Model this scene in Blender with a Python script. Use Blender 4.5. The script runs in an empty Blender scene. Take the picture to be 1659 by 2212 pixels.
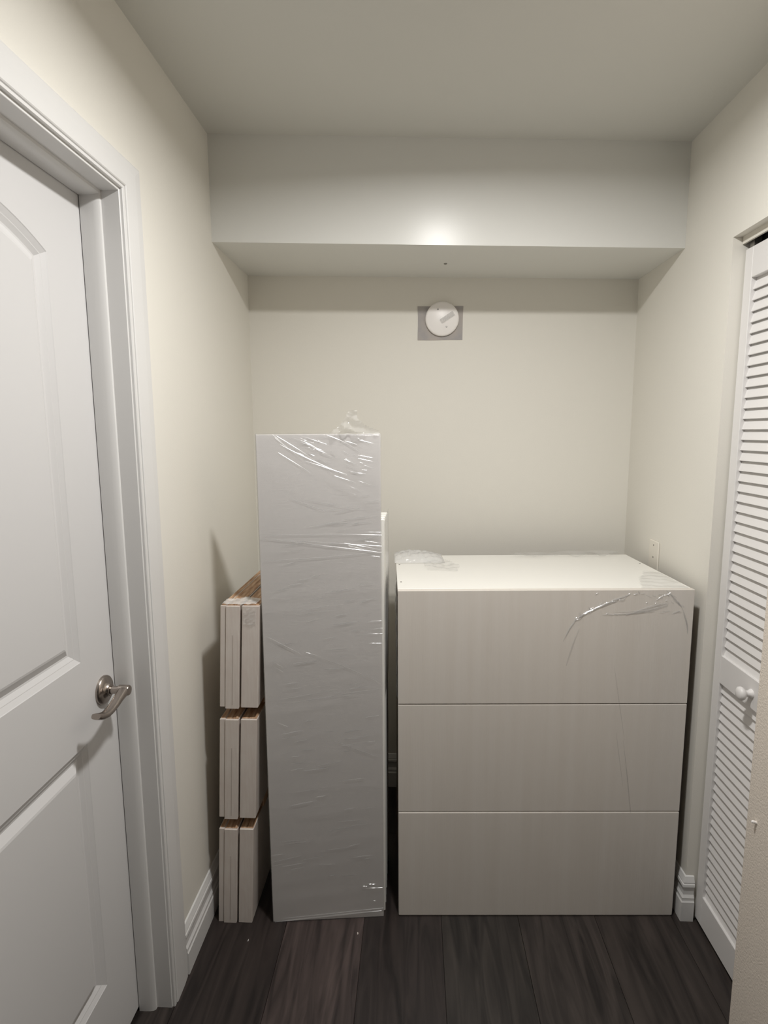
import bpy, bmesh, math, random
import numpy as np
from mathutils import Vector, Matrix
from mathutils.geometry import tessellate_polygon

S = bpy.context.scene
COL = S.collection
random.seed(7)
rng = np.random.default_rng(7)

# ------------------------------------------------------------------ camera
IMG_W, IMG_H = 1659, 2212
F_PX = 1230.56
PITCH, YAW, ROLL = 0.13817, -0.05395, -0.00603
cd = bpy.data.cameras.new('camera')
cam = bpy.data.objects.new('camera', cd)
COL.objects.link(cam)
fw = Vector((math.sin(YAW) * math.cos(PITCH), math.cos(YAW) * math.cos(PITCH), -math.sin(PITCH)))
r0 = Vector((math.cos(YAW), -math.sin(YAW), 0))
u0 = r0.cross(fw)
rr = math.cos(ROLL) * r0 + math.sin(ROLL) * u0
uu = rr.cross(fw)
cam.matrix_world = Matrix(((rr.x, uu.x, -fw.x, 0.64113), (rr.y, uu.y, -fw.y, -2.26017),
                           (rr.z, uu.z, -fw.z, 1.49695), (0, 0, 0, 1)))
cd.sensor_fit = 'VERTICAL'
cd.sensor_height = 36.0
cd.lens = 36.0 * F_PX / IMG_H
cd.clip_start = 0.02
S.camera = cam

# ------------------------------------------------------------------ world, light, exposure
S.view_settings.view_transform = 'Standard'
S.view_settings.look = 'None'
S.view_settings.gamma = 1.0
S.view_settings.use_curve_mapping = False
S.view_settings.exposure = 0.0
w = bpy.data.worlds.new('world')
S.world = w
w.use_nodes = True
w.node_tree.nodes['Background'].inputs[0].default_value = (1.0, 0.98, 0.95, 1)
w.node_tree.nodes['Background'].inputs[1].default_value = 0.015
# the round downlight in the hall ceiling just above the frame
ld = bpy.data.lights.new('ceiling_lamp', 'AREA')
ld.shape = 'DISK'
ld.size = 0.13
ld.energy = 20.2
ld.spread = math.radians(170)
ld.color = (1.0, 0.982, 0.955)
lamp = bpy.data.objects.new('ceiling_lamp', ld)
lamp.location = (0.78, -1.25, 2.372)
COL.objects.link(lamp)
S.cycles.max_bounces = 10
S.cycles.diffuse_bounces = 6
S.cycles.transparent_max_bounces = 24
S.cycles.sample_clamp_indirect = 4.0


# ------------------------------------------------------------------ helpers
def mat(name, color=(0.8, 0.8, 0.8), rough=0.5, metal=0.0, spec=0.5, coat=0.0, coat_rough=0.1):
    m = bpy.data.materials.new(name)
    m.use_nodes = True
    b = m.node_tree.nodes['Principled BSDF']
    b.inputs['Base Color'].default_value = (*color, 1)
    b.inputs['Roughness'].default_value = rough
    b.inputs['Metallic'].default_value = metal
    b.inputs['Specular IOR Level'].default_value = spec
    b.inputs['Coat Weight'].default_value = coat
    b.inputs['Coat Roughness'].default_value = coat_rough
    return m


def nodes(m):
    t = m.node_tree
    return t, t.nodes['Principled BSDF'], (lambda k: t.nodes.new(k)), (lambda a, b: t.links.new(a, b))


def add_bump(m, scale=200.0, strength=0.1, dist=0.002, detail=2.0, stretch=(1, 1, 1), rot=(0, 0, 0)):
    t, b, N, L = nodes(m)
    tc = N('ShaderNodeTexCoord')
    mp = N('ShaderNodeMapping')
    mp.inputs['Scale'].default_value = stretch
    mp.inputs['Rotation'].default_value = rot
    no = N('ShaderNodeTexNoise')
    no.inputs['Scale'].default_value = scale
    no.inputs['Detail'].default_value = detail
    bu = N('ShaderNodeBump')
    bu.inputs['Strength'].default_value = strength
    bu.inputs['Distance'].default_value = dist
    L(tc.outputs['Object'], mp.inputs['Vector'])
    L(mp.outputs['Vector'], no.inputs['Vector'])
    L(no.outputs['Fac'], bu.inputs['Height'])
    L(bu.outputs['Normal'], b.inputs['Normal'])
    return no


def add_color_noise(m, c1, c2, scale, stretch=(1, 1, 1), detail=4.0, lo=0.35, hi=0.65):
    t, b, N, L = nodes(m)
    tc = N('ShaderNodeTexCoord')
    mp = N('ShaderNodeMapping')
    mp.inputs['Scale'].default_value = stretch
    no = N('ShaderNodeTexNoise')
    no.inputs['Scale'].default_value = scale
    no.inputs['Detail'].default_value = detail
    cr = N('ShaderNodeValToRGB')
    cr.color_ramp.elements[0].position = lo
    cr.color_ramp.elements[1].position = hi
    cr.color_ramp.elements[0].color = (*c1, 1)
    cr.color_ramp.elements[1].color = (*c2, 1)
    L(tc.outputs['Object'], mp.inputs['Vector'])
    L(mp.outputs['Vector'], no.inputs['Vector'])
    L(no.outputs['Fac'], cr.inputs['Fac'])
    L(cr.outputs['Color'], b.inputs['Base Color'])


def obj(name, bm_or_me, m=None, parent=None, smooth=None):
    if isinstance(bm_or_me, bmesh.types.BMesh):
        bmesh.ops.recalc_face_normals(bm_or_me, faces=bm_or_me.faces[:])
        me = bpy.data.meshes.new(name)
        bm_or_me.to_mesh(me)
        bm_or_me.free()
    else:
        me = bm_or_me
    if m:
        me.materials.append(m)
    if smooth is not None:
        me.shade_smooth()
        if smooth < 179:
            me.set_sharp_from_angle(angle=math.radians(smooth))
    o = bpy.data.objects.new(name, me)
    COL.objects.link(o)
    if parent:
        o.parent = parent
    return o


def tag(o, label=None, cat=None, kind=None, group=None):
    if label:
        o['label'] = label
    if cat:
        o['category'] = cat
    if kind:
        o['kind'] = kind
    if group:
        o['group'] = group
    return o


def thing(name, label, cat, loc=(0, 0, 0), rotz=0.0, group=None, kind=None):
    o = bpy.data.objects.new(name, None)
    o.empty_display_size = 0.05
    o.location = loc
    o.rotation_euler = (0, 0, rotz)
    COL.objects.link(o)
    return tag(o, label, cat, kind, group)


def box(bm, x0, x1, y0, y1, z0, z1, bev=0.0, seg=1):
    n = bmesh.new()
    r = bmesh.ops.create_cube(n, size=1.0)
    for v in n.verts:
        v.co = Vector((x0 + (v.co.x + .5) * (x1 - x0), y0 + (v.co.y + .5) * (y1 - y0), z0 + (v.co.z + .5) * (z1 - z0)))
    if bev > 0:
        bmesh.ops.bevel(n, geom=n.edges[:], offset=bev, segments=seg, affect='EDGES', profile=0.5)
    merge(bm, n)


def merge(bm, n, M=None):
    me = bpy.data.meshes.new('tmp')
    n.to_mesh(me)
    n.free()
    if M is not None:
        me.transform(M)
    bm.from_mesh(me)
    bpy.data.meshes.remove(me)


def boxobj(name, dims, m, parent=None, bev=0.0, seg=1):
    bm = bmesh.new()
    box(bm, *dims, bev=bev, seg=seg)
    return obj(name, bm, m, parent)


def hexa(bm, pts):
    """eight corners: bottom four (ccw), top four (ccw)"""
    v = [bm.verts.new(p) for p in pts]
    for f in ((3, 2, 1, 0), (4, 5, 6, 7), (0, 1, 5, 4), (1, 2, 6, 5), (2, 3, 7, 6), (3, 0, 4, 7)):
        bm.faces.new([v[i] for i in f])


def sweep(bm, profile, path, closed_profile=True):
    """profile: list of (out, up) pairs; path: list of (origin, out vector, up vector)"""
    rows = []
    for o, a, b in path:
        rows.append([bm.verts.new(Vector(o) + Vector(a) * p + Vector(b) * q) for p, q in profile])
    n = len(profile)
    for i in range(len(rows) - 1):
        for j in range(n if closed_profile else n - 1):
            k = (j + 1) % n
            bm.faces.new((rows[i][j], rows[i][k], rows[i + 1][k], rows[i + 1][j]))
    if closed_profile:
        bm.faces.new(rows[0])
        bm.faces.new(rows[-1][::-1])


def lathe(bm, prof, origin, axis, seg=32):
    """prof: (distance along axis, radius)"""
    axis = Vector(axis).normalized()
    a = axis.orthogonal().normalized()
    b = axis.cross(a)
    rings = []
    for d, r in prof:
        c = Vector(origin) + axis * d
        if r < 1e-6:
            rings.append([bm.verts.new(c)])
        else:
            rings.append([bm.verts.new(c + (a * math.cos(2 * math.pi * k / seg) + b * math.sin(2 * math.pi * k / seg)) * r) for k in range(seg)])
    for i in range(len(rings) - 1):
        A, B = rings[i], rings[i + 1]
        for k in range(seg):
            k2 = (k + 1) % seg
            if len(A) == 1 and len(B) == 1:
                continue
            if len(A) == 1:
                bm.faces.new((A[0], B[k], B[k2]))
            elif len(B) == 1:
                bm.faces.new((A[k], A[k2], B[0]))
            else:
                bm.faces.new((A[k], A[k2], B[k2], B[k]))
    if len(rings[0]) > 1:
        bm.faces.new(rings[0])
    if len(rings[-1]) > 1:
        bm.faces.new(rings[-1])


# ------------------------------------------------------------------ materials
M_wall = mat('cream_wall_paint', (0.765, 0.743, 0.683), 0.62, spec=0.3)
add_bump(M_wall, 260, 0.12, 0.0015)
M_near = mat('rough_cream_wall_paint', (0.77, 0.70, 0.62), 0.6, spec=0.3)
add_bump(M_near, 210, 0.5, 0.003, detail=4)
M_ceil = mat('ceiling_paint', (0.67, 0.665, 0.625), 0.7, spec=0.25)
add_bump(M_ceil, 300, 0.1, 0.001)
M_soff = mat('white_semigloss_soffit_paint', (0.74, 0.74, 0.71), 0.27, spec=0.2)
add_bump(M_soff, 320, 0.06, 0.001)
M_trim = mat('white_trim_enamel', (0.70, 0.695, 0.685), 0.35, spec=0.5)
M_door = mat('white_door_paint', (0.64, 0.635, 0.635), 0.45, spec=0.45)
M_louver = mat('white_louver_paint', (0.74, 0.725, 0.715), 0.42, spec=0.45)
M_nickel = mat('brushed_nickel', (0.40, 0.355, 0.32), 0.27, metal=1.0)
add_bump(M_nickel, 500, 0.05, 0.0005)
M_dark = mat('dark_metal', (0.03, 0.03, 0.03), 0.5)
M_black = mat('black_void', (0.012, 0.011, 0.010), 0.9)
M_laminate = mat('white_laminate', (0.82, 0.81, 0.77), 0.35, spec=0.5)
M_front = mat('grey_white_satin_front', (0.70, 0.66, 0.61), 0.5, spec=0.9, coat=1.0, coat_rough=0.48)
add_color_noise(M_front, (0.665, 0.62, 0.565), (0.70, 0.66, 0.61), 4, (9, 1, 0.35), 9, 0.3, 0.7)  # vertical colour streaks stand in for the wrapping film's sheen
add_bump(M_front, 26, 0.25, 0.002, detail=6, stretch=(12, 1, 0.3))
M_panel = mat('white_panel_melamine', (0.66, 0.64, 0.625), 0.45, spec=0.5)
M_edge = mat('whitewashed_edge_band', (0.66, 0.60, 0.55), 0.5, spec=0.4)
add_color_noise(M_edge, (0.615, 0.55, 0.505), (0.65, 0.60, 0.555), 30, (4, 1, 0.5))
M_rawwood = mat('raw_brown_wood', (0.42, 0.25, 0.14), 0.7, spec=0.3)
add_color_noise(M_rawwood, (0.30, 0.16, 0.085), (0.60, 0.42, 0.28), 22, (5, 0.6, 1), 6)
M_plate = mat('ivory_plastic', (0.80, 0.765, 0.69), 0.35, spec=0.5)
M_disc = mat('white_plastic_cover', (0.90, 0.87, 0.85), 0.35, spec=0.5)
M_grey = mat('grey_backing_paper', (0.40, 0.375, 0.36), 0.6, spec=0.3)
add_color_noise(M_grey, (0.36, 0.345, 0.345), (0.44, 0.40, 0.37), 18)
M_screw = mat('screw_steel', (0.25, 0.24, 0.22), 0.4, metal=0.8)
M_track = mat('white_track_metal', (0.72, 0.69, 0.62), 0.4, spec=0.5)


def film_material(name, haze=0.03, rough=0.12, tint=0.97, bump=0.0, bscale=60, stretch=(1, 1, 1), rot=(0, 0, 0)):
    m = bpy.data.materials.new(name)
    m.use_nodes = True
    t = m.node_tree
    t.nodes.clear()
    N = t.nodes.new
    out = N('ShaderNodeOutputMaterial')
    tr = N('ShaderNodeBsdfTransparent')
    tr.inputs['Color'].default_value = (tint, tint, tint, 1)
    gl = N('ShaderNodeBsdfGlossy')
    gl.inputs['Roughness'].default_value = rough
    df = N('ShaderNodeBsdfDiffuse')
    df.inputs['Color'].default_value = (0.85, 0.85, 0.85, 1)
    fr = N('ShaderNodeLayerWeight')
    fr.inputs['Blend'].default_value = 0.5
    pw = N('ShaderNodeMath')
    pw.operation = 'POWER'
    pw.inputs[1].default_value = 4.0
    ma = N('ShaderNodeMath')
    ma.operation = 'MULTIPLY_ADD'
    ma.inputs[1].default_value = 0.6
    ma.inputs[2].default_value = 0.05
    t.links.new(fr.outputs['Facing'], pw.inputs[0])
    t.links.new(pw.outputs[0], ma.inputs[0])
    m1 = N('ShaderNodeMixShader')
    m2 = N('ShaderNodeMixShader')
    m1.inputs[0].default_value = haze
    t.links.new(tr.outputs[0], m1.inputs[1])
    t.links.new(df.outputs[0], m1.inputs[2])
    t.links.new(ma.outputs[0], m2.inputs[0])
    t.links.new(m1.outputs[0], m2.inputs[1])
    t.links.new(gl.outputs[0], m2.inputs[2])
    t.links.new(m2.outputs[0], out.inputs[0])
    if bump > 0:
        tc = N('ShaderNodeTexCoord')
        mp = N('ShaderNodeMapping')
        mp.inputs['Scale'].default_value = stretch
        mp.inputs['Rotation'].default_value = rot
        no = N('ShaderNodeTexNoise')
        no.inputs['Scale'].default_value = bscale
        no.inputs['Detail'].default_value = 5
        bu = N('ShaderNodeBump')
        bu.inputs['Strength'].default_value = bump
        bu.inputs['Distance'].default_value = 0.003
        t.links.new(tc.outputs['Object'], mp.inputs[0])
        t.links.new(mp.outputs[0], no.inputs['Vector'])
        t.links.new(no.outputs['Fac'], bu.inputs['Height'])
        for s in (gl, fr, df):
            t.links.new(bu.outputs[0], s.inputs['Normal'])
    return m


M_film = film_material('clear_stretch_film', 0.05, 0.12, 0.96, 0.5, 30, (1.0, 1, 9.0), (0, math.radians(5), 0))
M_filmc = film_material('clear_film_crumple', 0.14, 0.15, 0.995, 0.6, 90)
M_filmw = film_material('bunched_film', 0.5, 0.16, 0.995, 0.8, 80)

# ------------------------------------------------------------------ room numbers
W0, WB = 1.4761, 1.4715           # right wall plane at the corner and at the back
HL, HR = 2.4148, 2.3606           # ceiling height left and right
YJ = -0.986                       # strike-side face of the left door's jamb
YH = YJ - 0.772                   # hinge side
YK = -0.6330                      # outside corner of the right wall (closet opening)
YN = -0.985                       # near wall corner beyond the closet opening
XN = 1.424


def hz(x):
    return HL + (HR - HL) * x / W0


# ------------------------------------------------------------------ shell
floor = boxobj('floor', (-0.3, 2.3, -4.6, 0.25, -0.08, -0.005), M_black)
tag(floor, 'dark brown vinyl plank floor running towards the alcove', 'floor', 'structure')

M_plank = bpy.data.materials.new('dark_vinyl_plank')
M_plank.use_nodes = True
t, b, N, L = nodes(M_plank)
b.inputs['Roughness'].default_value = 0.42
b.inputs['Specular IOR Level'].default_value = 0.4
tc = N('ShaderNodeTexCoord')
oi = N('ShaderNodeObjectInfo')
mp = N('ShaderNodeMapping')
mp.inputs['Scale'].default_value = (9, 0.8, 1)
va = N('ShaderNodeVectorMath')
va.operation = 'ADD'
no = N('ShaderNodeTexNoise')
no.inputs['Scale'].default_value = 3.2
no.inputs['Detail'].default_value = 8
no.inputs['Distortion'].default_value = 1.6
cr = N('ShaderNodeValToRGB')
cr.color_ramp.elements[0].position = 0.30
cr.color_ramp.elements[1].position = 0.72
cr.color_ramp.elements[0].color = (0.42, 0.40, 0.40, 1)
cr.color_ramp.elements[1].color = (1.75, 1.68, 1.62, 1)
mx = N('ShaderNodeMix')
mx.data_type = 'RGBA'
mx.blend_type = 'MULTIPLY'
mx.inputs[0].default_value = 1.0
L(tc.outputs['Object'], va.inputs[0])
L(oi.outputs['Random'], va.inputs[1])
L(va.outputs[0], mp.inputs[0])
L(mp.outputs[0], no.inputs['Vector'])
L(no.outputs['Fac'], cr.inputs['Fac'])
L(oi.outputs['Color'], mx.inputs['A'])
L(cr.outputs['Color'], mx.inputs['B'])
L(mx.outputs['Result'], b.inputs['Base Color'])
bu = N('ShaderNodeBump')
bu.inputs['Strength'].default_value = 0.12
bu.inputs['Distance'].default_value = 0.002
L(no.outputs['Fac'], bu.inputs['Height'])
L(bu.outputs['Normal'], b.inputs['Normal'])

PLW, PLL = 0.2385, 1.22
bmp = bmesh.new()
box(bmp, 0.0004, PLW - 0.0004, 0.0004, PLL - 0.0004, -0.005, 0.0, bev=0.0007)
plank_me = bpy.data.meshes.new('plank')
bmp.to_mesh(plank_me)
bmp.free()
plank_me.materials.append(M_plank)
tones = [(0.024, 0.019, 0.018), (0.030, 0.025, 0.023), (0.025, 0.022, 0.020), (0.053, 0.041, 0.039), (0.032, 0.027, 0.025)]
# column index -> tone for the planks in view
view_tone = {0: 0, 1: 3, 2: 0, 3: 2, 4: 4, 5: 1}
for c in range(-2, 9):
    x0 = 0.249 + (c - 1) * PLW
    if x0 > 2.25 or x0 + PLW < -0.25:
        continue
    off = {0: -0.35, 1: -0.10, 2: -0.5, 3: -0.2, 4: -0.62, 5: -0.3}.get(c, -0.4)
    y = 0.2 + off
    k = 0
    while y > -4.6:
        for yy in ((0.2 + off, y - PLL) if k == 0 else (y - PLL,)):
            if yy > 0.2:
                continue
            p = bpy.data.objects.new('plank', plank_me)
            p.location = (x0, yy, 0.0)
            ti = view_tone.get(c, 1) if -1.7 < yy < 0.0 else random.randrange(5)
            p.color = (*tones[ti], 1)
            p.parent = floor
            COL.objects.link(p)
        y -= PLL
        k += 1

bm = bmesh.new()
hexa(bm, [(-0.3, -4.6, hz(-0.3)), (2.3, -4.6, hz(2.3)), (2.3, 0.25, hz(2.3)), (-0.3, 0.25, hz(-0.3)),
          (-0.3, -4.6, 2.56), (2.3, -4.6, 2.56), (2.3, 0.25, 2.56), (-0.3, 0.25, 2.56)])
tag(obj('ceiling', bm, M_ceil), 'flat grey-white painted ceiling above the hall', 'ceiling', 'structure')


def wallbox(bm, x0, x1, y0, y1, z0, z1=None):
    """z1 None: runs up to the sloping ceiling"""
    if z1 is not None:
        box(bm, x0, x1, y0, y1, z0, z1)
        return
    hexa(bm, [(x0, y0, z0), (x1, y0, z0), (x1, y1, z0), (x0, y1, z0),
              (x0, y0, hz(x0)), (x1, y0, hz(x1)), (x1, y1, hz(x1)), (x0, y1, hz(x0))])


bm = bmesh.new()
wallbox(bm, -0.13, 0.0, YJ + 0.02, 0.12, 0.0)
wallbox(bm, -0.13, 0.0, YH - 0.02, YJ + 0.02, 2.034)
wallbox(bm, -0.13, 0.0, -2.7, YH - 0.02, 0.0)
tag(obj('wall_left', bm, M_wall), 'cream painted left wall with the panelled door in it', 'wall', 'structure')

bm = bmesh.new()
wallbox(bm, 0.0, 1.62, 0.0, 0.12, 0.0)
tag(obj('wall_back', bm, M_wall), 'cream back wall of the alcove behind the wrapped boards', 'wall', 'structure')

bm = bmesh.new()
hexa(bm, [(W0, YK, 0), (1.60, YK, 0), (1.60, 0, 0), (WB, 0, 0),
          (W0, YK, hz(W0)), (1.60, YK, hz(1.6)), (1.60, 0, hz(1.6)), (WB, 0, hz(WB))])
wallbox(bm, W0, 1.60, YN, YK, 2.000)
tag(obj('wall_right', bm, M_wall), 'cream right wall of the alcove with the closet opening', 'wall', 'structure')

bm = bmesh.new()
wallbox(bm, XN, 1.49, -2.2, YN, 0.0)
wn = obj('wall_near', bm, M_near)
tag(wn, 'rough textured cream wall corner nearest the camera on the right', 'wall', 'structure')
bv = wn.modifiers.new('soft_corner', 'BEVEL')
bv.width = 0.004
bv.segments = 3

bm = bmesh.new()
wallbox(bm, 1.60, 1.68, -1.6, 0.1, 0.0, 0.001)
box(bm, 2.16, 2.22, -1.6, 0.1, 0.0, 2.3)
box(bm, 1.60, 2.22, 0.1, 0.14, 0.0, 2.3)
box(bm, 1.49, 2.22, -1.64, -1.6, 0.0, 2.3)
tag(obj('wall_closet', bm, M_wall), 'unlit inside walls of the closet behind the louvered door', 'wall', 'structure')

# soffit: a boxed-in beam across the top of the alcove, dropping a little to the right
ZL, ZR, SL, SR = 2.0977, 2.0558, -0.3893, -0.3591
bm = bmesh.new()
xr = W0
hexa(bm, [(0, SL, ZL), (xr, SR, ZR), (WB, 0, ZR), (0, 0, ZL),
          (0, SL, HL), (xr, SR, HR), (WB, 0, HR), (0, 0, HL)])
tag(obj('trim_1', bm, M_soff), 'wide white glossy boxed soffit across the top of the alcove', 'soffit', 'structure')

# ------------------------------------------------------------------ baseboards
BB = [(0.0, 0.0), (0.0155, 0.0), (0.0155, 0.064), (0.0130, 0.068), (0.0125, 0.073), (0.0130, 0.0775), (0.0105, 0.082),
      (0.0085, 0.086), (0.0080, 0.108), (0.0125, 0.114), (0.0115, 0.121), (0.0090, 0.1235), (0.0100, 0.127), (0.0040, 0.143), (0.0, 0.145)]
up = (0, 0, 1)
bm = bmesh.new()
sweep(bm, BB, [((0, -0.892, 0), (1, 0, 0), up), ((0, -0.001, 0), (1, 0, 0), up)])
tag(obj('baseboard_left', bm, M_trim), 'white stepped baseboard along the left wall beside the door casing', 'baseboard', 'structure')
bm = bmesh.new()
sweep(bm, BB, [((WB, -0.001, 0), (-1, 0, 0), up), ((W0, YK, 0), (-1, -1, 0), up), ((1.499, YK, 0), (0, -1, 0), up)])
tag(obj('baseboard_right', bm, M_trim), 'white stepped baseboard wrapping the right wall corner beside the louvered door', 'baseboard', 'structure')
bm = bmesh.new()
sweep(bm, BB, [((0.017, 0, 0), (0, -1, 0), up), ((WB - 0.017, 0, 0), (0, -1, 0), up)])
tag(obj('baseboard_back', bm, M_trim), 'white stepped baseboard along the back wall behind the boards', 'baseboard', 'structure')

# ------------------------------------------------------------------ left door: jamb, casing, slab
ZH = 2.016
jamb = bmesh.new()
for (y0, y1) in ((YJ, YJ + 0.02), (YH - 0.02, YH)):
    box(jamb, -0.125, 0.006, y0, y1, 0.0, ZH + 0.018, bev=0.0008)
box(jamb, -0.125, 0.006, YH, YJ, ZH, ZH + 0.018, bev=0.0008)
door_frame = obj('trim_2', jamb, M_trim)
tag(door_frame, 'white door jamb around the arched panel door', 'door frame', 'structure')
# rounded stop moulding, strike side, hinge side and head
SP = [(0.0, -0.0765), (0.0, -0.034), (0.006, -0.0345), (0.0095, -0.039), (0.0112, -0.048), (0.0118, -0.060), (0.0118, -0.0765)]
bm = bmesh.new()
sweep(bm, SP, [((0, YJ, 0.0), (0, -1, 0), (1, 0, 0)), ((0, YJ, ZH), (0, -1, 0), (1, 0, 0))])
st = obj('stop_moulding', bm, M_trim, door_frame, smooth=40)
bm = bmesh.new()
sweep(bm, SP, [((0, YH, 0.0), (0, 1, 0), (1, 0, 0)), ((0, YH, ZH), (0, 1, 0), (1, 0, 0))])
obj('stop_moulding', bm, M_trim, door_frame, smooth=40)
bm = bmesh.new()
sweep(bm, SP, [((0, YH, ZH), (0, 0, -1), (1, 0, 0)), ((0, YJ, ZH), (0, 0, -1), (1, 0, 0))])
obj('stop_moulding', bm, M_trim, door_frame, smooth=40)
# casing, mitred: profile measured from the inner edge outwards (u) and off the wall (v)
CP = [(0.0, 0.0), (0.0, 0.0110), (0.0015, 0.0128), (0.0085, 0.0128), (0.0095, 0.0105), (0.0108, 0.0105), (0.0118, 0.0135), (0.0145, 0.0150),
      (0.060, 0.0145), (0.085, 0.0125), (0.091, 0.0095), (0.092, 0.0)]
ci_y, ci_z = YJ + 0.004, ZH + 0.006
ch_y = YH - 0.004
kz = 0.073 / 0.092
bm = bmesh.new()
path = [((0, ci_y, 0), (0, 1, 0), (1, 0, 0)), ((0, ci_y, ci_z), (0, 1, kz), (1, 0, 0)),
        ((0, ch_y, ci_z), (0, -1, kz), (1, 0, 0)), ((0, ch_y, 0), (0, -1, 0), (1, 0, 0))]
sweep(bm, CP, path)
tag(obj('trim_3', bm, M_trim), 'white moulded door casing around the left door', 'door casing', 'structure')

# door slab with two moulded panels (upper one arched)
XD = -0.0785                       # room-side face of the slab
dy0, dy1 = YH + 0.003, YJ - 0.003  # hinge edge, strike edge
dz0, dz1 = 0.012, ZH - 0.003
pc = (dy0 + dy1) / 2
ph = dy1 - 0.134 - pc              # half-width of the panel outline
AR = 0.063
Rarc = (ph * ph + AR * AR) / (2 * AR)


def loop_top(o):
    z0, zs = 1.009, 1.852
    zc = zs + AR - Rarc
    hw, R = ph - o, Rarc - o
    pts = [(pc - hw, z0 + o), (pc + hw, z0 + o)]
    a0 = math.asin(hw / R)
    n = 28
    for k in range(n + 1):
        a = a0 - 2 * a0 * k / n
        pts.append((pc + R * math.sin(a), zc + R * math.cos(a)))
    return pts


def loop_low(o):
    z0, z1 = 0.215, 0.822
    hw = ph - o
    return [(pc - hw, z0 + o), (pc + hw, z0 + o), (pc + hw, z1 - o), (pc - hw, z1 - o)]


DPROF = [(0.0, 0.0), (0.0015, -0.0012), (0.0115, -0.0062), (0.0130, -0.0064), (0.0225, -0.0118), (0.0265, -0.0122), (0.043, -0.0030), (0.048, -0.0018)]
bm = bmesh.new()
outer = [(dy0, dz0), (dy1, dz0), (dy1, dz1), (dy0, dz1)]
loops = {}
allp = [outer, loop_top(0), loop_low(0)]
flat = [p for l in allp for p in l]
vs = [bm.verts.new((XD, p[0], p[1])) for p in flat]
for tri in tessellate_polygon([[Vector((p[0], p[1], 0)) for p in l] for l in allp]):
    try:
        bm.faces.new([vs[i] for i in tri])
    except ValueError:
        pass
base = [4, 4 + len(allp[1])]
for li, fn in enumerate((loop_top, loop_low)):
    prev = vs[base[li]:base[li] + len(allp[li + 1])]
    for o, d in DPROF[1:]:
        cur = [bm.verts.new((XD + d, p[0], p[1])) for p in fn(o)]
        n = len(cur)
        for j in range(n):
            k = (j + 1) % n
            bm.faces.new((prev[j], prev[k], cur[k], cur[j]))
        prev = cur
    bm.faces.new(prev)
back = [bm.verts.new((XD - 0.035, p[0], p[1])) for p in outer]
for j in range(4):
    k = (j + 1) % 4
    bm.faces.new((vs[j], vs[k], back[k], back[j]))
bm.faces.new(back[::-1])
door1 = obj('door_1', bm, M_door)
tag(door1, 'white two-panel door with an arched upper panel in the left wall', 'door', 'structure')

# lever handle
HY, HZ = -1.046, 0.911
bm = bmesh.new()
lathe(bm, [(0.0, 0.0335), (0.003, 0.0335), (0.006, 0.0325), (0.009, 0.029), (0.0105, 0.022), (0.013, 0.017), (0.018, 0.0145),
           (0.0185, 0.0125), (0.020, 0.0125)], (XD, HY, HZ), (1, 0, 0), 40)
rose = obj('door_handle', bm, M_nickel, door1, smooth=40)
tag(rose, 'brushed nickel lever handle')
bm = bmesh.new()
lathe(bm, [(0.018, 0.0090), (0.036, 0.0090), (0.038, 0.0122), (0.060, 0.0122), (0.0625, 0.0105), (0.063, 0.0)], (XD, HY, HZ), (1, 0, 0), 28)
# wavy lever blade running towards the hinge
pts = [(-0.027, -1.046, 0.911), (-0.027, -1.060, 0.9095), (-0.0265, -1.078, 0.9055), (-0.026, -1.098, 0.9000), (-0.026, -1.116, 0.8965),
       (-0.0265, -1.132, 0.8960), (-0.028, -1.146, 0.8990), (-0.029, -1.157, 0.9040), (-0.0295, -1.163, 0.9075)]
hw_ = [0.0115, 0.0112, 0.0108, 0.0106, 0.0106, 0.0108, 0.0110, 0.0110, 0.0100]
ht_ = [0.0115, 0.0105, 0.0080, 0.0068, 0.0064, 0.0066, 0.0070, 0.0070, 0.0060]
rows = []
for i, p in enumerate(pts):
    a = Vector(pts[max(i - 1, 0)])
    c = Vector(pts[min(i + 1, len(pts) - 1)])
    tdir = (c - a).normalized()
    side = Vector((1, 0, 0))
    nrm = side.cross(tdir).normalized()
    ring = []
    for k in range(14):
        q = 2 * math.pi * k / 14
        ca, sa = math.cos(q), math.sin(q)
        e = 0.65
        ring.append(bm.verts.new(Vector(p) + side * hw_[i] * math.copysign(abs(ca) ** e, ca) + nrm * ht_[i] * math.copysign(abs(sa) ** e, sa)))
    rows.append(ring)
for i in range(len(rows) - 1):
    for k in range(14):
        bm.faces.new((rows[i][k], rows[i][(k + 1) % 14], rows[i + 1][(k + 1) % 14], rows[i + 1][k]))
bm.faces.new(rows[0])
bm.faces.new(rows[-1][::-1])
obj('lever', bm, M_nickel, rose, smooth=50)

# ------------------------------------------------------------------ right: louvered bifold closet door
XC0, XC1 = 1.508, 1.536
cy0, cy1 = -0.988, -0.6385
cz0, cz1 = 0.012, 1.966
stw = 0.034
door2 = thing('door_2', 'white louvered bifold closet door on the right with a round knob', 'door', (0, 0, 0), kind='structure')
for a, b_ in ((cy1 - stw, cy1), (cy0, cy0 + stw)):
    boxobj('stile', (XC0, XC1, a, b_, cz0, cz1), M_louver, door2, bev=0.0012)
rails = [(1.888, cz1), (0.787, 0.868), (cz0, 0.107)]
for a, b_ in rails:
    boxobj('rail', (XC0, XC1, cy0 + stw, cy1 - stw, a, b_), M_louver, door2, bev=0.0012)
bm = bmesh.new()
box(bm, -0.0017, 0.0017, cy0 + stw - 0.004, cy1 - stw + 0.004, -0.0172, 0.0172, bev=0.0008)
bmesh.ops.rotate(bm, verts=bm.verts[:], cent=(0, 0, 0), matrix=Matrix.Rotation(math.radians(17), 3, 'Y'))
slat_me = bpy.data.meshes.new('slat')
bm.to_mesh(slat_me)
bm.free()
slat_me.materials.append(M_louver)
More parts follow.
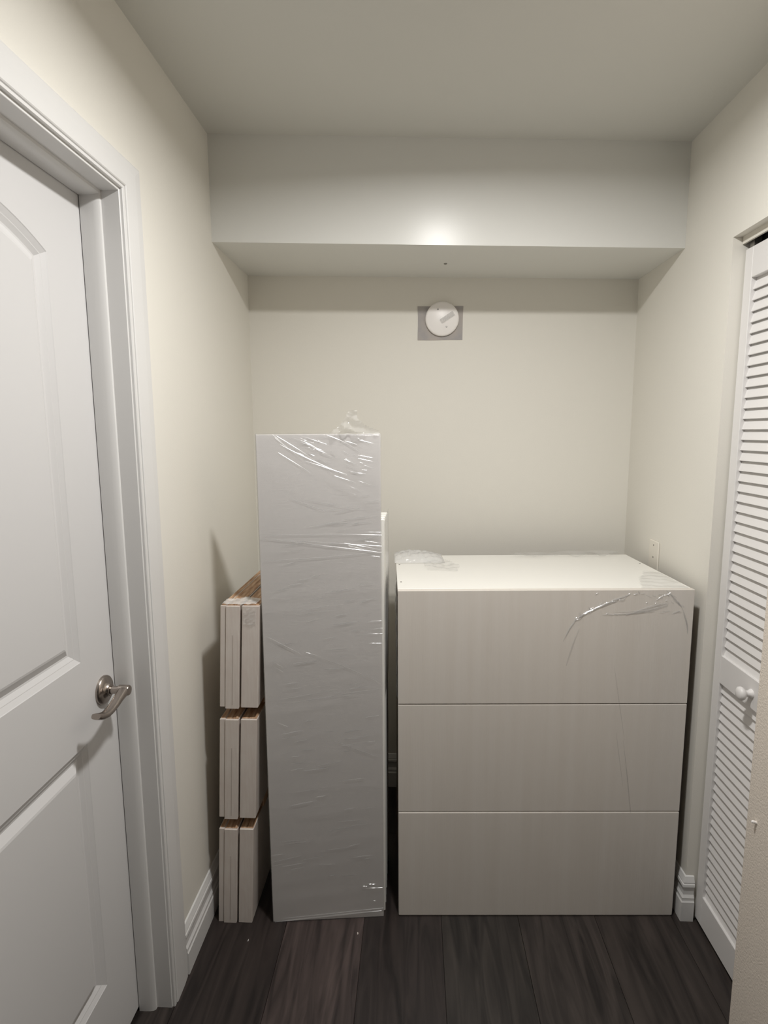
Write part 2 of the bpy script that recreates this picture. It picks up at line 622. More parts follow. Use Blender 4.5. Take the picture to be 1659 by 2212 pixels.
for za, zb, n in ((0.868, 1.888, 37), (0.107, 0.787, 25)):
    pitch = (zb - za) / n
    for k in range(n):
        o = bpy.data.objects.new('slat', slat_me)
        o.location = ((XC0 + XC1) / 2 - 0.001, 0, za + pitch * (k + 0.5))
        o.parent = door2
        COL.objects.link(o)
bm = bmesh.new()
lathe(bm, [(0.0, 0.0125), (0.003, 0.0120), (0.009, 0.0078), (0.015, 0.0080), (0.019, 0.0125), (0.022, 0.0160), (0.026, 0.0178),
           (0.031, 0.0172), (0.035, 0.0125), (0.0365, 0.006), (0.037, 0.0)], (XC0 + 0.0005, -0.824, 0.826), (-1, 0, 0), 32)
obj('knob', bm, M_louver, door2, smooth=60)
# overhead track and pivot bracket
track = thing('closet_track', 'off-white metal track above the louvered closet door', 'door track', (0, 0, 0))
boxobj('channel', (1.500, 1.506, YN + 0.002, YK - 0.002, 1.981, 2.000), M_track, track)
bm = bmesh.new()
box(bm, 1.506, 1.540, YN + 0.002, YK - 0.002, 1.994, 2.000)
box(bm, 1.536, 1.540, YN + 0.002, YK - 0.002, 1.976, 1.994)
obj('channel_top', bm, M_dark, track)
bm = bmesh.new()
box(bm, 1.512, 1.530, -0.668, -0.650, 1.9665, 1.994)
obj('pivot_bracket', bm, M_screw, track)

# ------------------------------------------------------------------ round cover on the back wall
cov = thing('junction_cover', 'round white blank cover over a grey square on the back wall', 'wall cover', (0.745, 0, 1.924))
bm = bmesh.new()
pp = [(-0.093, -0.0765), (-0.03, -0.0775), (0.03, -0.0770), (0.078, -0.0775), (0.0785, 0.0), (0.0800, 0.047), (0.0, 0.0475), (-0.0935, 0.049), (-0.0915, 0.012), (-0.0915, -0.02)]
fa = [bm.verts.new((x, -0.0012, z)) for x, z in pp]
fb = [bm.verts.new((x, -0.0001, z)) for x, z in pp]
bm.faces.new(fa)
bm.faces.new(fb[::-1])
for j in range(len(pp)):
    k = (j + 1) % len(pp)
    bm.faces.new((fa[j], fa[k], fb[k], fb[j]))
obj('backing_paper', bm, M_grey, cov)
bm = bmesh.new()
lathe(bm, [(0.0013, 0.060), (0.004, 0.0635), (0.009, 0.0635), (0.0125, 0.061), (0.0145, 0.056), (0.015, 0.0)], (0, 0, 0), (0, -1, 0), 64)
obj('cover_disc', bm, M_disc, cov, smooth=50)
for sx, sz in ((-0.0165, 0.034), (0.0165, -0.030)):
    bm = bmesh.new()
    lathe(bm, [(0.0150, 0.0032), (0.0162, 0.0026), (0.0164, 0.0)], (sx, 0, sz), (0, -1, 0), 16)
    obj('screw', bm, M_screw, cov, smooth=50)
bm = bmesh.new()
ang = math.radians(33)
for i in range(9):
    u = -0.028 + 0.056 * i / 8
    for j in range(4):
        v = -0.009 + 0.018 * j / 3
        h = 0.0165 + 0.004 * math.sin(i * 1.9 + j) ** 2 + (0.003 if j in (1, 2) else 0)
        bm.verts.new((0.019 + u * math.cos(ang) - v * math.sin(ang), -h, 0.004 + u * math.sin(ang) + v * math.cos(ang)))
bm.verts.ensure_lookup_table()
for i in range(8):
    for j in range(3):
        a = i * 4 + j
        bm.faces.new([bm.verts[q] for q in (a, a + 1, a + 5, a + 4)])
obj('plastic_tab', bm, film_material('clear_tab', 0.35, 0.1, 0.85), cov)

# ------------------------------------------------------------------ wall plate on the right wall
plx = W0 + (WB - W0) * (0.63 - 0.2765) / 0.63
pl = thing('wall_plate', 'ivory wall plate with screws low on the right alcove wall', 'wall plate', (plx, -0.2765, 1.0645), rotz=math.atan2(W0 - WB, 0.63))
bm = bmesh.new()
box(bm, -0.0055, -0.0003, -0.0365, 0.0365, -0.0575, 0.0575, bev=0.0022, seg=2)
obj('plate', bm, M_plate, pl)
for z in (0.042, 0.0, -0.042):
    bm = bmesh.new()
    lathe(bm, [(0.0053, 0.0030), (0.0064, 0.0026), (0.0066, 0.0)], (0, 0, z), (-1, 0, 0), 14)
    obj('screw', bm, M_screw, pl)


# ------------------------------------------------------------------ film builders
def fold_strips(bm, folds, place, lean, nseg=12):
    """creased film folds: (s0, t0, s1, t1, half_width, gain, bow); place(s, t, h) -> local point.
    The folds are roof-shaped; lean(s, t) gives the flank slope that glints the lamp at the camera."""
    for s0, t0, s1, t1, hw, gain, bow in folds:
        d = np.array([s1 - s0, t1 - t0])
        ln = max(np.hypot(*d), 1e-6)
        nrm = np.array([-d[1], d[0]]) / ln
        if nrm[1] < 0:
            nrm = -nrm
        ls, lt = lean((s0 + s1) / 2, (t0 + t1) / 2)
        pitch_ = max(0.25, min(2.3, ls * nrm[0] + lt * nrm[1])) * gain
        rows = []
        for i in range(nseg + 1):
            q = i / nseg
            tp_ = math.sin(math.pi * min(max(q, 0.03), 0.97)) ** 0.5
            c = np.array([s0, t0]) + d * q + nrm * (bow * math.sin(math.pi * q) + 0.10 * hw * math.sin(9 * q + 40 * s0))
            row = []
            for a in (-1.0, 0.0, 1.0):
                h = hw * pitch_ * tp_ * (1 - abs(a)) * (0.92 + 0.08 * math.sin(13 * q + 90 * t0))
                p = c + nrm * hw * tp_ * a
                row.append(bm.verts.new(place(p[0], p[1], h)))
            rows.append(row)
        for i in range(nseg):
            for j in range(2):
                bm.faces.new((rows[i][j], rows[i][j + 1], rows[i + 1][j + 1], rows[i + 1][j]))


def crumple(name, poly, place, h, cell, m, parent, seed=1):
    """crumpled film: grid over poly (s, t outline), heights from random creases"""
    r = np.random.default_rng(seed)
    P = np.array(poly)
    s0, t0 = P.min(0)
    s1, t1 = P.max(0)
    ns, nt = max(3, int((s1 - s0) / cell)), max(3, int((t1 - t0) / cell))
    gs, gt = np.meshgrid(np.linspace(s0, s1, ns + 1), np.linspace(t0, t1, nt + 1))
    hgt = np.zeros_like(gs)
    for k in range(20):
        a = r.uniform(0, math.pi)
        f = r.uniform(1.0, 5.5) / max(s1 - s0, t1 - t0)
        ph_ = r.uniform(0, 1)
        x = (gs * math.cos(a) + gt * math.sin(a)) * f + ph_
        hgt += np.abs((x % 1.0) - 0.5) * r.uniform(0.3, 1.0)
    hgt = (hgt - hgt.min()) / (np.ptp(hgt) + 1e-9)
    inside = np.zeros(gs.shape, bool)
    n = len(P)
    for i in range(n):
        (x1, y1), (x2, y2) = P[i], P[(i + 1) % n]
        if y1 == y2:
            continue
        c = ((y1 > gt) != (y2 > gt)) & (gs < (x2 - x1) * (gt - y1) / (y2 - y1) + x1)
        inside ^= c
    bm = bmesh.new()
    idx = {}
    for i in range(nt + 1):
        for j in range(ns + 1):
            if inside[i, j]:
                idx[i, j] = bm.verts.new(place(gs[i, j], gt[i, j], h * hgt[i, j]))
    for i in range(nt):
        for j in range(ns):
            q = [(i, j), (i, j + 1), (i + 1, j + 1), (i + 1, j)]
            if all(k in idx for k in q):
                bm.faces.new([idx[q[0]], idx[q[1]], idx[q[2]]])
                bm.faces.new([idx[q[0]], idx[q[2]], idx[q[3]]])
    return obj(name, bm, m, parent)


# ------------------------------------------------------------------ tall wrapped panel
TX0, TY0, TX1, TY1, TZ = 0.2057, -0.7129, 0.5488, -0.6761, 1.4961
TA = math.atan2(TY1 - TY0, TX1 - TX0)
TWD = math.hypot(TX1 - TX0, TY1 - TY0)
TT = 0.018
tall = thing('tall_panel', 'tall grey-white panel shrink-wrapped in clear film standing on end left of the drawer unit', 'panel', (TX0, TY0, 0), TA)
boxobj('board', (0.0015, TWD - 0.0015, 0.002, 0.002 + TT, 0.001, TZ - 0.002), M_panel, tall, bev=0.001)


def tpl(s, t, h):
    return Vector((s, -h, t))


def tp(px, py):
    """photo pixel on the panel front -> panel coordinates in metres"""
    q = (py - 936.5) / (1987.0 - 936.5)
    k = 9850.0
    z = TZ * (1 - (py - 936.5) * (k - 1987.0) / ((k - py) * (1987.0 - 936.5)))
    l_ = 545 + (595 - 545) * q
    r_ = 818 + (836 - 818) * q
    return (px - l_) / (r_ - l_) * TWD, z


bm = bmesh.new()
ns, nt = 40, 150
W_ = TWD
gs, gt = np.meshgrid(np.linspace(0, W_, ns + 1), np.linspace(0.0, TZ, nt + 1))
disp = np.zeros_like(gs)
for k in range(64):
    # long soft tension wrinkles, rising gently to the right like in the photograph
    c_t = rng.uniform(0.05, 1.30)
    sl = rng.normal(0.10, 0.07)
    c_s = rng.uniform(0, W_)
    le = rng.uniform(0.05, 0.2)
    wd = rng.uniform(0.004, 0.012)
    d = (gt - c_t) - sl * (gs - c_s)
    disp += rng.uniform(0.0005, 0.0018) * np.exp(-(d / wd) ** 2) * np.exp(-((gs - c_s) / le) ** 2)
for k in range(18):
    c_t = rng.uniform(1.25, 1.46)
    c_s = rng.uniform(0.05, W_)
    sl = -0.5 + rng.normal(0, 0.12)
    d = (gt - c_t) - sl * (gs - c_s)
    disp += rng.uniform(0.0006, 0.0018) * np.exp(-(d / rng.uniform(0.005, 0.012)) ** 2) * np.exp(-((gs - c_s) / rng.uniform(0.04, 0.12)) ** 2)
edge = np.minimum(np.minimum(gs, W_ - gs) / 0.01, 1.0)
disp *= edge
V = [[bm.verts.new((gs[i, j], -0.0006 - disp[i, j], gt[i, j])) for j in range(ns + 1)] for i in range(nt + 1)]
for i in range(nt):
    for j in range(ns):
        bm.faces.new((V[i][j], V[i][j + 1], V[i + 1][j + 1], V[i + 1][j]))
# wrap round both sides and over the top
for e in (0, ns):
    prev = [V[i][e] for i in range(nt + 1)]
    xo = -0.0004 if e == 0 else W_ + 0.0004
    cur = [bm.verts.new((xo, 0.021, gt[i, 0])) for i in range(nt + 1)]
    for i in range(nt):
        bm.faces.new((prev[i], prev[i + 1], cur[i + 1], cur[i]))
prev = V[nt]
cur = [bm.verts.new((gs[0, j], 0.021, TZ + 0.0003 + 0.002 * abs(math.sin(j * 0.7)))) for j in range(ns + 1)]
for j in range(ns):
    bm.faces.new((prev[j], prev[j + 1], cur[j + 1], cur[j]))
wrap = obj('plastic_wrap', bm, M_film, tall, smooth=180)
folds = []


def F(x0, y0, x1, y1, hw=0.0022, hh=1.0, bow=0.0):
    a = tp(x0, y0)
    b2 = tp(x1, y1)
    folds.append((a[0], a[1], b2[0], b2[1], hw * 0.62, hh, bow))


# the sharp diagonal folds gathered near the top
F(590, 940, 720, 1030, 0.0018, 1.0, .004); F(583, 938, 612, 963, 0.0016, 1.0); F(596, 977, 667, 1022, 0.0019, 1.0)
F(600, 960, 745, 1028, 0.0021, 1.0, -.003); F(588, 945, 650, 995, 0.0016, 1.0); F(655, 996, 745, 1026, 0.0021, 1.0)
F(672, 968, 700, 980, 0.0016, 1.0); F(662, 980, 676, 986, 0.0018, 1.0); F(718, 1028, 764, 1044, 0.0018, 1.0)
F(770, 1040, 806, 1052, 0.0016, 1.0); F(752, 1052, 776, 1062, 0.0016, 1.0); F(760, 1068, 770, 1073, 0.0016, 1.0)
F(740, 953, 766, 961, 0.0016, 1.0); F(770, 951, 802, 959, 0.0016, 1.0); F(768, 984, 800, 990, 0.0016, 1.0)
F(768, 991, 800, 998, 0.0016, 1.0); F(782, 1006, 802, 1013, 0.0016, 1.0); F(700, 940, 780, 985, 0.0024, 1.0, .006)
F(725, 960, 775, 950, 0.0020, 1.0); F(620, 944, 690, 975, 0.0022, 1.0, .004); F(640, 940, 700, 960, 0.0016, 1.0)
F(620, 1075, 700, 1105, 0.0024, 0.45); F(660, 1080, 760, 1100, 0.0024, 0.45)
# the band a third of the way down
F(552, 1156, 822, 1158, 0.0026, 1.0, .003); F(556, 1160, 822, 1196, 0.0024, 1.0); F(560, 1162, 822, 1182, 0.0021, 1.0)
F(740, 1174, 822, 1190, 0.0014, 1.0); F(750, 1180, 822, 1198, 0.0014, 1.0); F(785, 1170, 822, 1176, 0.0013, 1.0)
F(780, 1151, 821, 1152, 0.0014, 1.0); F(800, 1203, 822, 1206, 0.0014, 1.0); F(565, 1210, 822, 1194, 0.0024, 1.0, -.003)
# lower glints and wrinkles
F(574, 1371, 642, 1408, 0.0018, 1.0); F(600, 1385, 650, 1412, 0.0014, 1.0); F(588, 1425, 612, 1440, 0.0016, 1.0)
F(596, 1440, 612, 1450, 0.0014, 1.0); F(602, 1558, 624, 1568, 0.0018, 1.0); F(660, 1408, 690, 1418, 0.0014, 1.0)
F(790, 1345, 826, 1344, 0.0014, 1.0); F(800, 1362, 826, 1360, 0.0014, 1.0); F(792, 1372, 826, 1372, 0.0013, 1.0)
F(796, 1392, 826, 1393, 0.0014, 1.0); F(690, 1420, 826, 1482, 0.0022, 0.45, .004); F(600, 1520, 826, 1490, 0.0024, 0.45)
F(610, 1508, 720, 1492, 0.0018, 0.45); F(720, 1600, 820, 1640, 0.0024, 0.45); F(612, 1820, 680, 1814, 0.0018, 0.45)
F(786, 1917, 800, 1918, 0.0018, 1.0); F(798, 1913, 818, 1914, 0.0018, 1.0); F(796, 1922, 832, 1922, 0.0013, 1.0)
F(812, 1949, 818, 1950, 0.0018, 1.0); F(600, 1985, 830, 1972, 0.0034, 1.0, .002); F(620, 1978, 834, 1966, 0.0024, 1.0)
for k in range(46):
    # crumpled gathers between the upper right corner and the diagonal pull
    x = rng.uniform(610, 780)
    y = rng.uniform(942, 960 + (x - 590) * 0.42)
    le = rng.uniform(8, 34)
    sl = rng.normal(0.42, 0.22)
    if x + le < 816:
        F(x, y, x + le, y + sl * le, rng.uniform(.0012, .0026), rng.uniform(.25, 1.25), rng.uniform(-.001, .001))
for k in range(110):
    y = rng.uniform(1060, 1900)
    x = rng.uniform(590, 800)
    le = rng.uniform(15, 60)
    sl = rng.normal(-0.11, 0.05)
    if x + le < 822:
        F(x, y, x + le, y + sl * le, rng.uniform(.0014, .0032), rng.uniform(.2, .8), 0)
bm = bmesh.new()
fold_strips(bm, folds, lambda s, t, h: Vector((min(max(s, 0.0), W_), -0.0012 - h, min(max(t, 0.0005), TZ))),
            lambda s, t: (0.42 - 0.60 * s, 0.62 + 0.82 * (1.4 - t)))  # fold slopes shaped to throw lamp glints at the camera, steeper lower down
M_fold = film_material('film_folds', 0.10, 0.19, 0.95)
fo = obj('film_folds', bm, M_fold, wrap)
fo['kind'] = 'stuff'
# loose tuft of film sticking up from the top edge
pA = tp(700, 934)[0]
tuft = [(pA, TZ), (pA + 0.030, TZ + 0.020), (pA + 0.052, TZ + 0.048), (pA + 0.062, TZ + 0.066), (pA + 0.084, TZ + 0.064),
        (pA + 0.086, TZ + 0.045), (pA + 0.106, TZ + 0.024), (pA + 0.140, TZ + 0.010), (pA + 0.149, TZ)]
crumple('film_tuft', tuft, lambda s, t, h: Vector((s, 0.014 - h, t)), 0.042, 0.0036, M_filmc, wrap, 5)

# shorter white carton-like panel stack hidden behind it, its right side showing
bb = thing('panel_stack', 'shorter white panel stack hidden behind the tall wrapped panel, only its right side showing', 'panel stack', (0, 0, 0))
for q in range(8):
    ya = -0.030 * q
    x_r = (0.5515, 0.5522, 0.5512, 0.5520, 0.5514, 0.5518, 0.5511, 0.5516)[q]
    zt = (1.252, 1.246, 1.249, 1.240, 1.246, 1.238, 1.243, 1.240)[q]
    bm = bmesh.new()
    hexa(bm, [(0.222, -0.6865 - ya, 0.0), (x_r, -0.6515 - ya, 0.0), (x_r - 0.003, -0.6225 - ya, 0.0), (0.219, -0.6575 - ya, 0.0),
              (0.222, -0.6865 - ya, zt), (x_r + 0.003, -0.6515 - ya, zt), (x_r, -0.6225 - ya, zt), (0.219, -0.6575 - ya, zt)])
    bmesh.ops.bevel(bm, geom=bm.edges[:], offset=0.002, segments=1, affect='EDGES', profile=0.5)
    obj('board', bm, M_laminate, bb)
bm = bmesh.new()
rows = []
for i in range(25):
    z = 0.72 + 0.535 * i / 24
    q = 0.0022 + 0.0035 * math.sin(math.pi * i / 24) + 0.0006 * math.sin(i * 2.1)
    rows.append([bm.verts.new((0.5525 + 0.0025 * z / 1.26 + q * (0.6 if j in (0, 3) else 1.0), -0.650 + 0.075 * j, z)) for j in range(4)])
for i in range(24):
    for j in range(3):
        bm.faces.new((rows[i][j], rows[i][j + 1], rows[i + 1][j + 1], rows[i + 1][j]))
obj('plastic_wrap', bm, M_filmc, bb, smooth=180)

# ------------------------------------------------------------------ stacked boards by the left wall
# three tiers of edge-banded boards on end; the whole stack leans a little to the right
LEAN = math.atan2(0.089 - 0.037, 1.013)
tiers = [(0.000, 0.316), (0.350, 0.668), (0.702, 1.012)]
tier_name = ['bottom', 'middle', 'top']
Y0, Y1 = -0.720, -0.30
RL = Matrix.Translation((0.037, 0, 0)) @ Matrix.Rotation(LEAN, 4, 'Y')
board_specs = [  # x0, x1, dz at the foot, y shift, kind, where
    (0.0000, 0.0165, 0.004, 0.004, 'thin', 'left'),
    (0.0172, 0.0570, 0.000, 0.000, 'thick', 'middle'),
    (0.0628, 0.1130, 0.003, 0.003, 'thick', 'right'),
]


def shear(o_, x, y, z):
    """follow the lean of the stack"""
    return Vector((0.037 + x + math.tan(LEAN) * z, y, z))


for ti, (za, zb) in enumerate(tiers):
    for (x0, x1, dz, dyy, kd, wh) in board_specs:
        zf = 0.0 if ti == 0 else za + dz
        nm = 'edge_board'
        lab = {('thin', 'left'): 'thin grey-white edged board, leftmost in the {} tier of stacked boards',
               ('thick', 'middle'): 'thick grey-white edged board, second from the left in the {} tier of stacked boards',
               ('thick', 'right'): 'thick grey-white edged board, rightmost in the {} tier of stacked boards'}[kd, wh].format(tier_name[ti])
        if wh == 'right':
            x1 = (0.1050, 0.1105, 0.1130)[ti]
        xb = x0
        t_ = thing(nm, lab, 'board', tuple(shear(None, xb, Y0 + dyy, zf)), group='boards stacked beside the left wall')
        h_ = zb - zf
        k_ = math.tan(LEAN)
        w_ = x1 - x0
        D_ = Y1 - Y0
        bm = bmesh.new()
        hexa(bm, [(0, 0, 0), (w_, 0, 0), (w_, D_, 0), (0, D_, 0),
                  (k_ * h_, 0, h_), (w_ + k_ * h_, 0, h_), (w_ + k_ * h_, D_, h_), (k_ * h_, D_, h_)])
        bmesh.ops.bevel(bm, geom=bm.edges[:], offset=0.0012, segments=1, affect='EDGES')
        o = obj('core', bm, M_edge, t_)
        # raw timber laths showing on the end grain
        nl = 1 if kd == 'thin' else 2
        for q in range(nl):
            bm = bmesh.new()
            a = 0.0015 + (w_ - 0.003) * q / nl + 0.0004
            b2 = 0.0015 + (w_ - 0.003) * (q + 1) / nl - 0.0004
            box(bm, a, b2, 0.006, D_ - 0.004, 0.0, 0.0014 + 0.0006 * (q % 2), bev=0.0004)
            oo = obj('wood_top', bm, M_rawwood, t_)
            oo.location = (k_ * h_, 0, h_)
            if q == 0:
                tag(oo, 'raw brown wood top edge')
        if wh == 'middle' and ti < 2 or (wh == 'middle' and ti == 2):
            bm = bmesh.new()
            xs = w_ * 0.52
            box(bm, xs - 0.0006, xs + 0.0006, -0.0005, 0.0005, 0.012, h_ * 0.72)
            for v in bm.verts:
                v.co.x += k_ * v.co.z
            obj('joint_line', bm, mat('joint_shadow', (0.42, 0.36, 0.32), 0.7), t_)
    if ti < 2:
        # spacer block between tiers, set back out of the light
        zt, zn = zb, tiers[ti + 1][0]
        sp = thing('spacer_block', 'dark wooden spacer block in the gap above the {} tier of stacked boards'.format(tier_name[ti]), 'spacer',
                   tuple(shear(None, 0.004, Y0 + 0.11, zt + 0.002)), group='spacers between the stacked boards')
        k_ = math.tan(LEAN)
        h_ = zn - zt - 0.002
        bm = bmesh.new()
        hexa(bm, [(0, 0, 0), (0.105, 0, 0), (0.105, 0.26, 0), (0, 0.26, 0),
                  (k_ * h_, 0, h_), (0.105 + k_ * h_, 0, h_), (0.105 + k_ * h_, 0.26, h_), (k_ * h_, 0.26, h_)])
        obj('block', bm, M_rawwood, sp)
# tape with a glint on the top right board, and film at the foot
tape = thing('packing_tape', 'clear crinkled packing tape on the top of the rightmost board', 'tape', (0.0, 0, 0))
k_ = math.tan(LEAN)
crumple('strip', [(0.002, 0.0), (0.048, 0.0), (0.048, 0.05), (0.020, 0.053), (0.004, 0.046)],
        lambda s, t, h: Vector((0.037 + 0.0615 + s + k_ * (0.965 + t), Y0 + 0.003 - 0.0006 - h, 0.958 + t)), 0.007, 0.0045, M_filmc, tape, 3)
crumple('strip', [(0.0, 0.0), (0.106, 0.0), (0.106, 0.055), (0.060, 0.075), (0.0, 0.045)],
        lambda s, t, h: Vector((0.037 + 0.004 + s + k_ * 1.012, Y0 + 0.004 + t, 1.0152 + h)), 0.005, 0.006, M_filmw, tape, 4)

# ------------------------------------------------------------------ drawer unit
CX0, CY0, CX1, CY1, CD, CZ = 0.5932, -0.6688, 1.4448, -0.6288, 0.5184, 1.0464
CA = math.atan2(CY1 - CY0, CX1 - CX0)
CW = math.hypot(CX1 - CX0, CY1 - CY0)
unit = thing('drawer_unit', 'white three-drawer unit with flat grey-white fronts wrapped in clear film', 'drawer unit', (CX0, CY0, 0), CA)
fx = 0.021
bk = 0.475
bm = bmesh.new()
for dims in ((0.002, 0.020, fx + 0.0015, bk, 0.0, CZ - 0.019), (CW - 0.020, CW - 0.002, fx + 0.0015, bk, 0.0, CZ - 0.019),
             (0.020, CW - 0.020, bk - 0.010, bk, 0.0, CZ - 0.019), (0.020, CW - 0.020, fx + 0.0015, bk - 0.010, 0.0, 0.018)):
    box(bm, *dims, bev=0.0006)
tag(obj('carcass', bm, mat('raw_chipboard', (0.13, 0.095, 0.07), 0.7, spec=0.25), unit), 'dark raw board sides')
bm = bmesh.new()
box(bm, 0.0, CW, fx + 0.0018, bk + 0.004, CZ - 0.018, CZ - 0.0006, bev=0.0012)
tpn = obj('top_panel', bm, M_laminate, unit)
tag(tpn, 'bright white top panel')
gaps = [0.001, 0.3435, 0.696, CZ - 0.0195]
zz = [(0.001, 0.3530), (0.3545, 0.6985), (0.7012, CZ)]
for i, (za, zb) in enumerate(zz):
    bm = bmesh.new()
    dy = (-0.0012, 0.0, 0.0)[i]
    wx_ = (0.004, 0.002, 0.0)[i] * 0
    box(bm, 0.0, CW - wx_, dy, fx, za, zb, bev=(0.0034, 0.0018, 0.0014)[i], seg=2)
    obj('drawer_front', bm, M_front, unit)
# screw dimples on the top
for sx, sy in ((0.012, 0.10), (0.012, 0.33), (CW - 0.014, 0.33)):
    bm = bmesh.new()
    lathe(bm, [(-0.0005, 0.0030), (0.0004, 0.0026), (0.0005, 0.0)], (sx, sy, CZ), (0, 0, 1), 12)
    obj('screw', bm, M_screw, unit)


def cp(px, py):
    """photo pixel on the unit's front -> local coordinates"""
    k = 9850.0
    q = (py - 1277.0) / (1978.0 - 1277.0)
    z = CZ * (1 - (py - 1277.0) * (k - 1978.0) / ((k - py) * (1978.0 - 1277.0)))
    l_, r_ = 859.5, 1498 + (1453 - 1498) * q
    return (px - l_) / (r_ - l_) * CW, z


# film: a thin sheet over the front edge with folds at the upper right corner
folds = []


def G(x0, y0, x1, y1, hw=0.003, hh=1.0, bow=0.0):
    a = cp(x0, y0)
    b2 = cp(x1, y1)
    folds.append((a[0], a[1], b2[0], b2[1], hw * 0.7, hh, bow))
    if hh >= 0.7:
        for e in (-1, 1):
            o_ = e * hw * 0.9
            folds.append((a[0] + 0.2 * (b2[0] - a[0]), a[1] + o_ + 0.2 * (b2[1] - a[1]), b2[0], b2[1] + o_ * 0.6, hw * 0.45, hh * (1.0 + 0.22 * e), bow))


G(1238, 1345, 1275, 1322, 0.0034, 1.0, .003); G(1258, 1328, 1332, 1300, 0.0030, 1.0, .002); G(1290, 1312, 1320, 1302, 0.0017, 1.0)
G(1270, 1312, 1273, 1322, 0.0014, 0.7); G(1310, 1305, 1360, 1286, 0.0026, 0.7); G(1320, 1300, 1345, 1292, 0.0014, 0.7)
G(1215, 1388, 1245, 1340, 0.0034, 0.7, .004); G(1222, 1440, 1250, 1360, 0.0034, 0.3, .002); G(1300, 1330, 1440, 1310, 0.0043, 0.7, -.008)
G(1350, 1332, 1440, 1306, 0.0034, 0.7, .004); G(1448, 1328, 1466, 1322, 0.0019, 1.0); G(1436, 1278, 1470, 1316, 0.0026, 1.0, .002)
G(1436, 1284, 1442, 1292, 0.0015, 1.0); G(1416, 1298, 1432, 1288, 0.0017, 1.0); G(1456, 1302, 1470, 1314, 0.0017, 1.0)
G(1470, 1316, 1482, 1372, 0.0034, 0.7, .004); G(1284, 1286, 1290, 1283, 0.0017, 1.0); G(1306, 1329, 1312, 1327, 0.0017, 1.0)
G(1392, 1306, 1396, 1304, 0.0017, 1.0); G(1411, 1307, 1416, 1305, 0.0017, 1.0); G(1434, 1301, 1438, 1299, 0.0017, 1.0)
G(1376, 1278, 1379, 1286, 0.0017, 1.0); G(1345, 1600, 1362, 1752, 0.0015, 0.3, .001); G(1330, 1585, 1345, 1700, 0.0014, 0.3)
G(1325, 1440, 1348, 1600, 0.0014, 0.3); G(1350, 1640, 1368, 1820, 0.0015, 0.3)
def crinkle(pts, n, spread, hw):
    for k in range(n):
        q = (k + rng.uniform(0, 1)) / n * (len(pts) - 1)
        i = min(int(q), len(pts) - 2)
        f = q - i
        x = pts[i][0] + f * (pts[i + 1][0] - pts[i][0]) + rng.normal(0, spread)
        y = pts[i][1] + f * (pts[i + 1][1] - pts[i][1]) + rng.normal(0, spread * 0.6)
        an_ = math.atan2(pts[i + 1][1] - pts[i][1], pts[i + 1][0] - pts[i][0]) + rng.normal(0, 0.25)
        le = rng.uniform(6, 16)
        a_ = cp(x, y)
        b_ = cp(x + le * math.cos(an_), y + le * math.sin(an_))
        folds.append((a_[0], a_[1], b_[0], b_[1], hw * rng.uniform(0.7, 1.3), rng.uniform(0.8, 1.15), 0.0))


crinkle([(1240, 1344), (1262, 1326), (1300, 1308), (1335, 1297)], 22, 2.0, .0020)
crinkle([(1335, 1297), (1375, 1286), (1430, 1290)], 8, 3.0, .0016)
crinkle([(1412, 1302), (1440, 1286), (1452, 1296), (1470, 1316)], 12, 4.0, .0016)
crinkle([(1300, 1330), (1380, 1326), (1470, 1322)], 8, 3.0, .0014)
bm = bmesh.new()
fold_strips(bm, folds, lambda s, t, h: Vector((min(max(s, 0), CW), -0.0008 - h, min(t, CZ + 0.001))),
            lambda s, t: (-0.55, 0.92 + 0.8 * (0.97 - t)))  # creases tilted left and up so their flanks glint towards the camera
cw_ = obj('plastic_wrap', bm, film_material('unit_film_folds', 0.12, 0.20, 0.95), unit)
cw_['kind'] = 'stuff'


def top_place(y_in, z0):
    return lambda s, t, h: Vector((s, t, CZ + z0 + h))


# bunched film over the back left corner
bm = bmesh.new()
nb, mb = 30, 14
for i in range(nb + 1):
    for j in range(mb + 1):
        u = i / nb
        v = j / mb
        s = -0.004 + 0.175 * u
        tq = 0.350 + 0.150 * v
        prof = max(0.0, math.sin(math.pi * v)) ** 0.6 * max(0.0, math.sin(math.pi * min(1.0, u * 0.93 + 0.07))) ** 0.55 * (1.0 - 0.35 * u)
        prof = max(prof, 0.0) if isinstance(prof, float) else 0.0
        nz = 0.005 * (abs(math.sin(19 * u + 3 * v)) + abs(math.sin(7 * u - 11 * v + 1))) * prof
        bm.verts.new((s, tq, CZ + 0.001 + 0.026 * prof + nz))
bm.verts.ensure_lookup_table()
for i in range(nb):
    for j in range(mb):
        a = i * (mb + 1) + j
        bm.faces.new([bm.verts[q] for q in (a, a + 1, a + mb + 2, a + mb + 1)])
obj('bunched_film', bm, M_filmw, cw_)
crumple('loose_film', [(0.10, 0.24), (0.20, 0.22), (0.22, 0.30), (0.17, 0.40), (0.09, 0.36)], top_place(0, 0.001), 0.010, 0.006, M_filmc, cw_, 9)
# loose film along the back edge and the right side
crumple('loose_film', [(0.40, 0.43), (0.52, 0.40), (0.56, 0.44), (0.62, 0.43), (0.76, 0.42), (0.83, 0.455), (0.78, 0.49), (0.70, 0.505), (0.62, 0.497), (0.55, 0.485), (0.47, 0.492)],
        top_place(0, 0.001), 0.016, 0.007, M_filmc, cw_, 12)
crumple('loose_film', [(0.70, 0.01), (0.842, 0.01), (0.848, 0.20), (0.80, 0.22), (0.74, 0.12)],
        top_place(0, 0.001), 0.006, 0.007, M_filmc, cw_, 15)
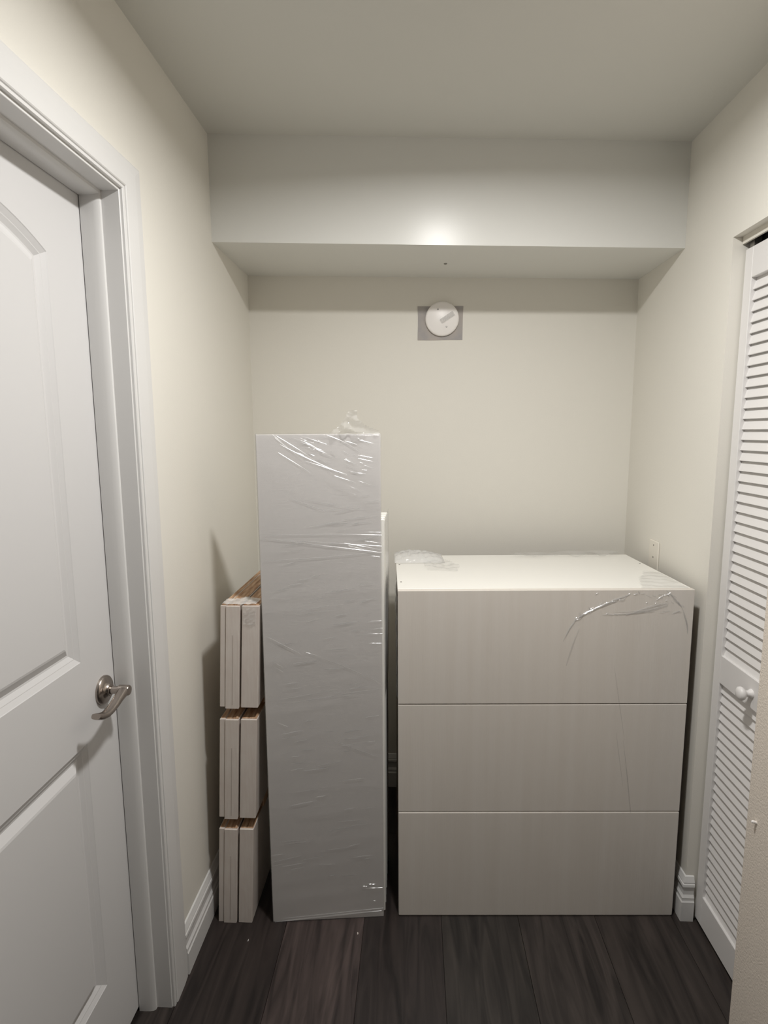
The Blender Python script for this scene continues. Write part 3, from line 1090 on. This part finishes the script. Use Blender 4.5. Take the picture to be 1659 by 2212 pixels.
# film bulging past the left side near the top
bm = bmesh.new()
rows = []
for i in range(31):
    z = 0.72 + 0.33 * i / 30
    q = 0.002 + 0.007 * abs(math.sin(i * 0.55 + 0.5)) * (0.3 + 0.7 * i / 30)
    rows.append([bm.verts.new((-q * 0.4, 0.004, z)), bm.verts.new((-q, 0.012, z)), bm.verts.new((-q * 0.9, 0.06, z)), bm.verts.new((-0.001, 0.12, z))])
for i in range(30):
    for j in range(3):
        bm.faces.new((rows[i][j], rows[i][j + 1], rows[i + 1][j + 1], rows[i + 1][j]))
obj('side_film', bm, M_filmc, cw_)

# ------------------------------------------------------------------ small bits
def chip(name, label, cat, loc, sx, sy, sz, rz, m):
    bm = bmesh.new()
    bmesh.ops.create_icosphere(bm, subdivisions=1, radius=1.0)
    for v in bm.verts:
        v.co = Vector((v.co.x * sx, v.co.y * sy, (v.co.z + 0.9) * sz))
        v.co += Vector((random.uniform(-.15, .15) * sx, random.uniform(-.15, .15) * sy, 0))
    o = obj(name, bm, m)
    o.location = loc
    o.rotation_euler = (0, 0, rz)
    return tag(o, label, cat)


chip('paint_chip', 'tiny white chip on the dark floor before the stacked boards', 'debris', (0.148, -0.778, 0.0), 0.0014, 0.0042, 0.001, 0.0, M_trim)
chip('wood_crumb', 'tiny greyish crumb on the floor before the tall wrapped panel', 'debris', (0.472, -0.739, 0.0), 0.002, 0.005, 0.001, 0.2, M_edge)
bm = bmesh.new()
lathe(bm, [(0.0, 0.0036), (0.009, 0.0034), (0.011, 0.0022), (0.0112, 0.0)], (0, 0, 0), (-1, -0.1, 0.35), 12)
an = obj('wall_anchor', bm, M_disc)
an.location = (XN - 0.0002, -1.022, 0.607)
tag(an, 'small white plastic anchor sticking out of the near right wall', 'wall anchor')
bm = bmesh.new()
lathe(bm, [(0.0, 0.006), (0.002, 0.005), (0.0035, 0.0025), (0.0036, 0.0)], (0, 0, 0), (0, 0, -1), 14)
nl = obj('ceiling_nub', bm, M_screw)
nl.location = (0.747, -0.178, ZL + (ZR - ZL) * 0.747 / W0)
tag(nl, 'small dark screw head under the soffit above the round cover', 'screw')
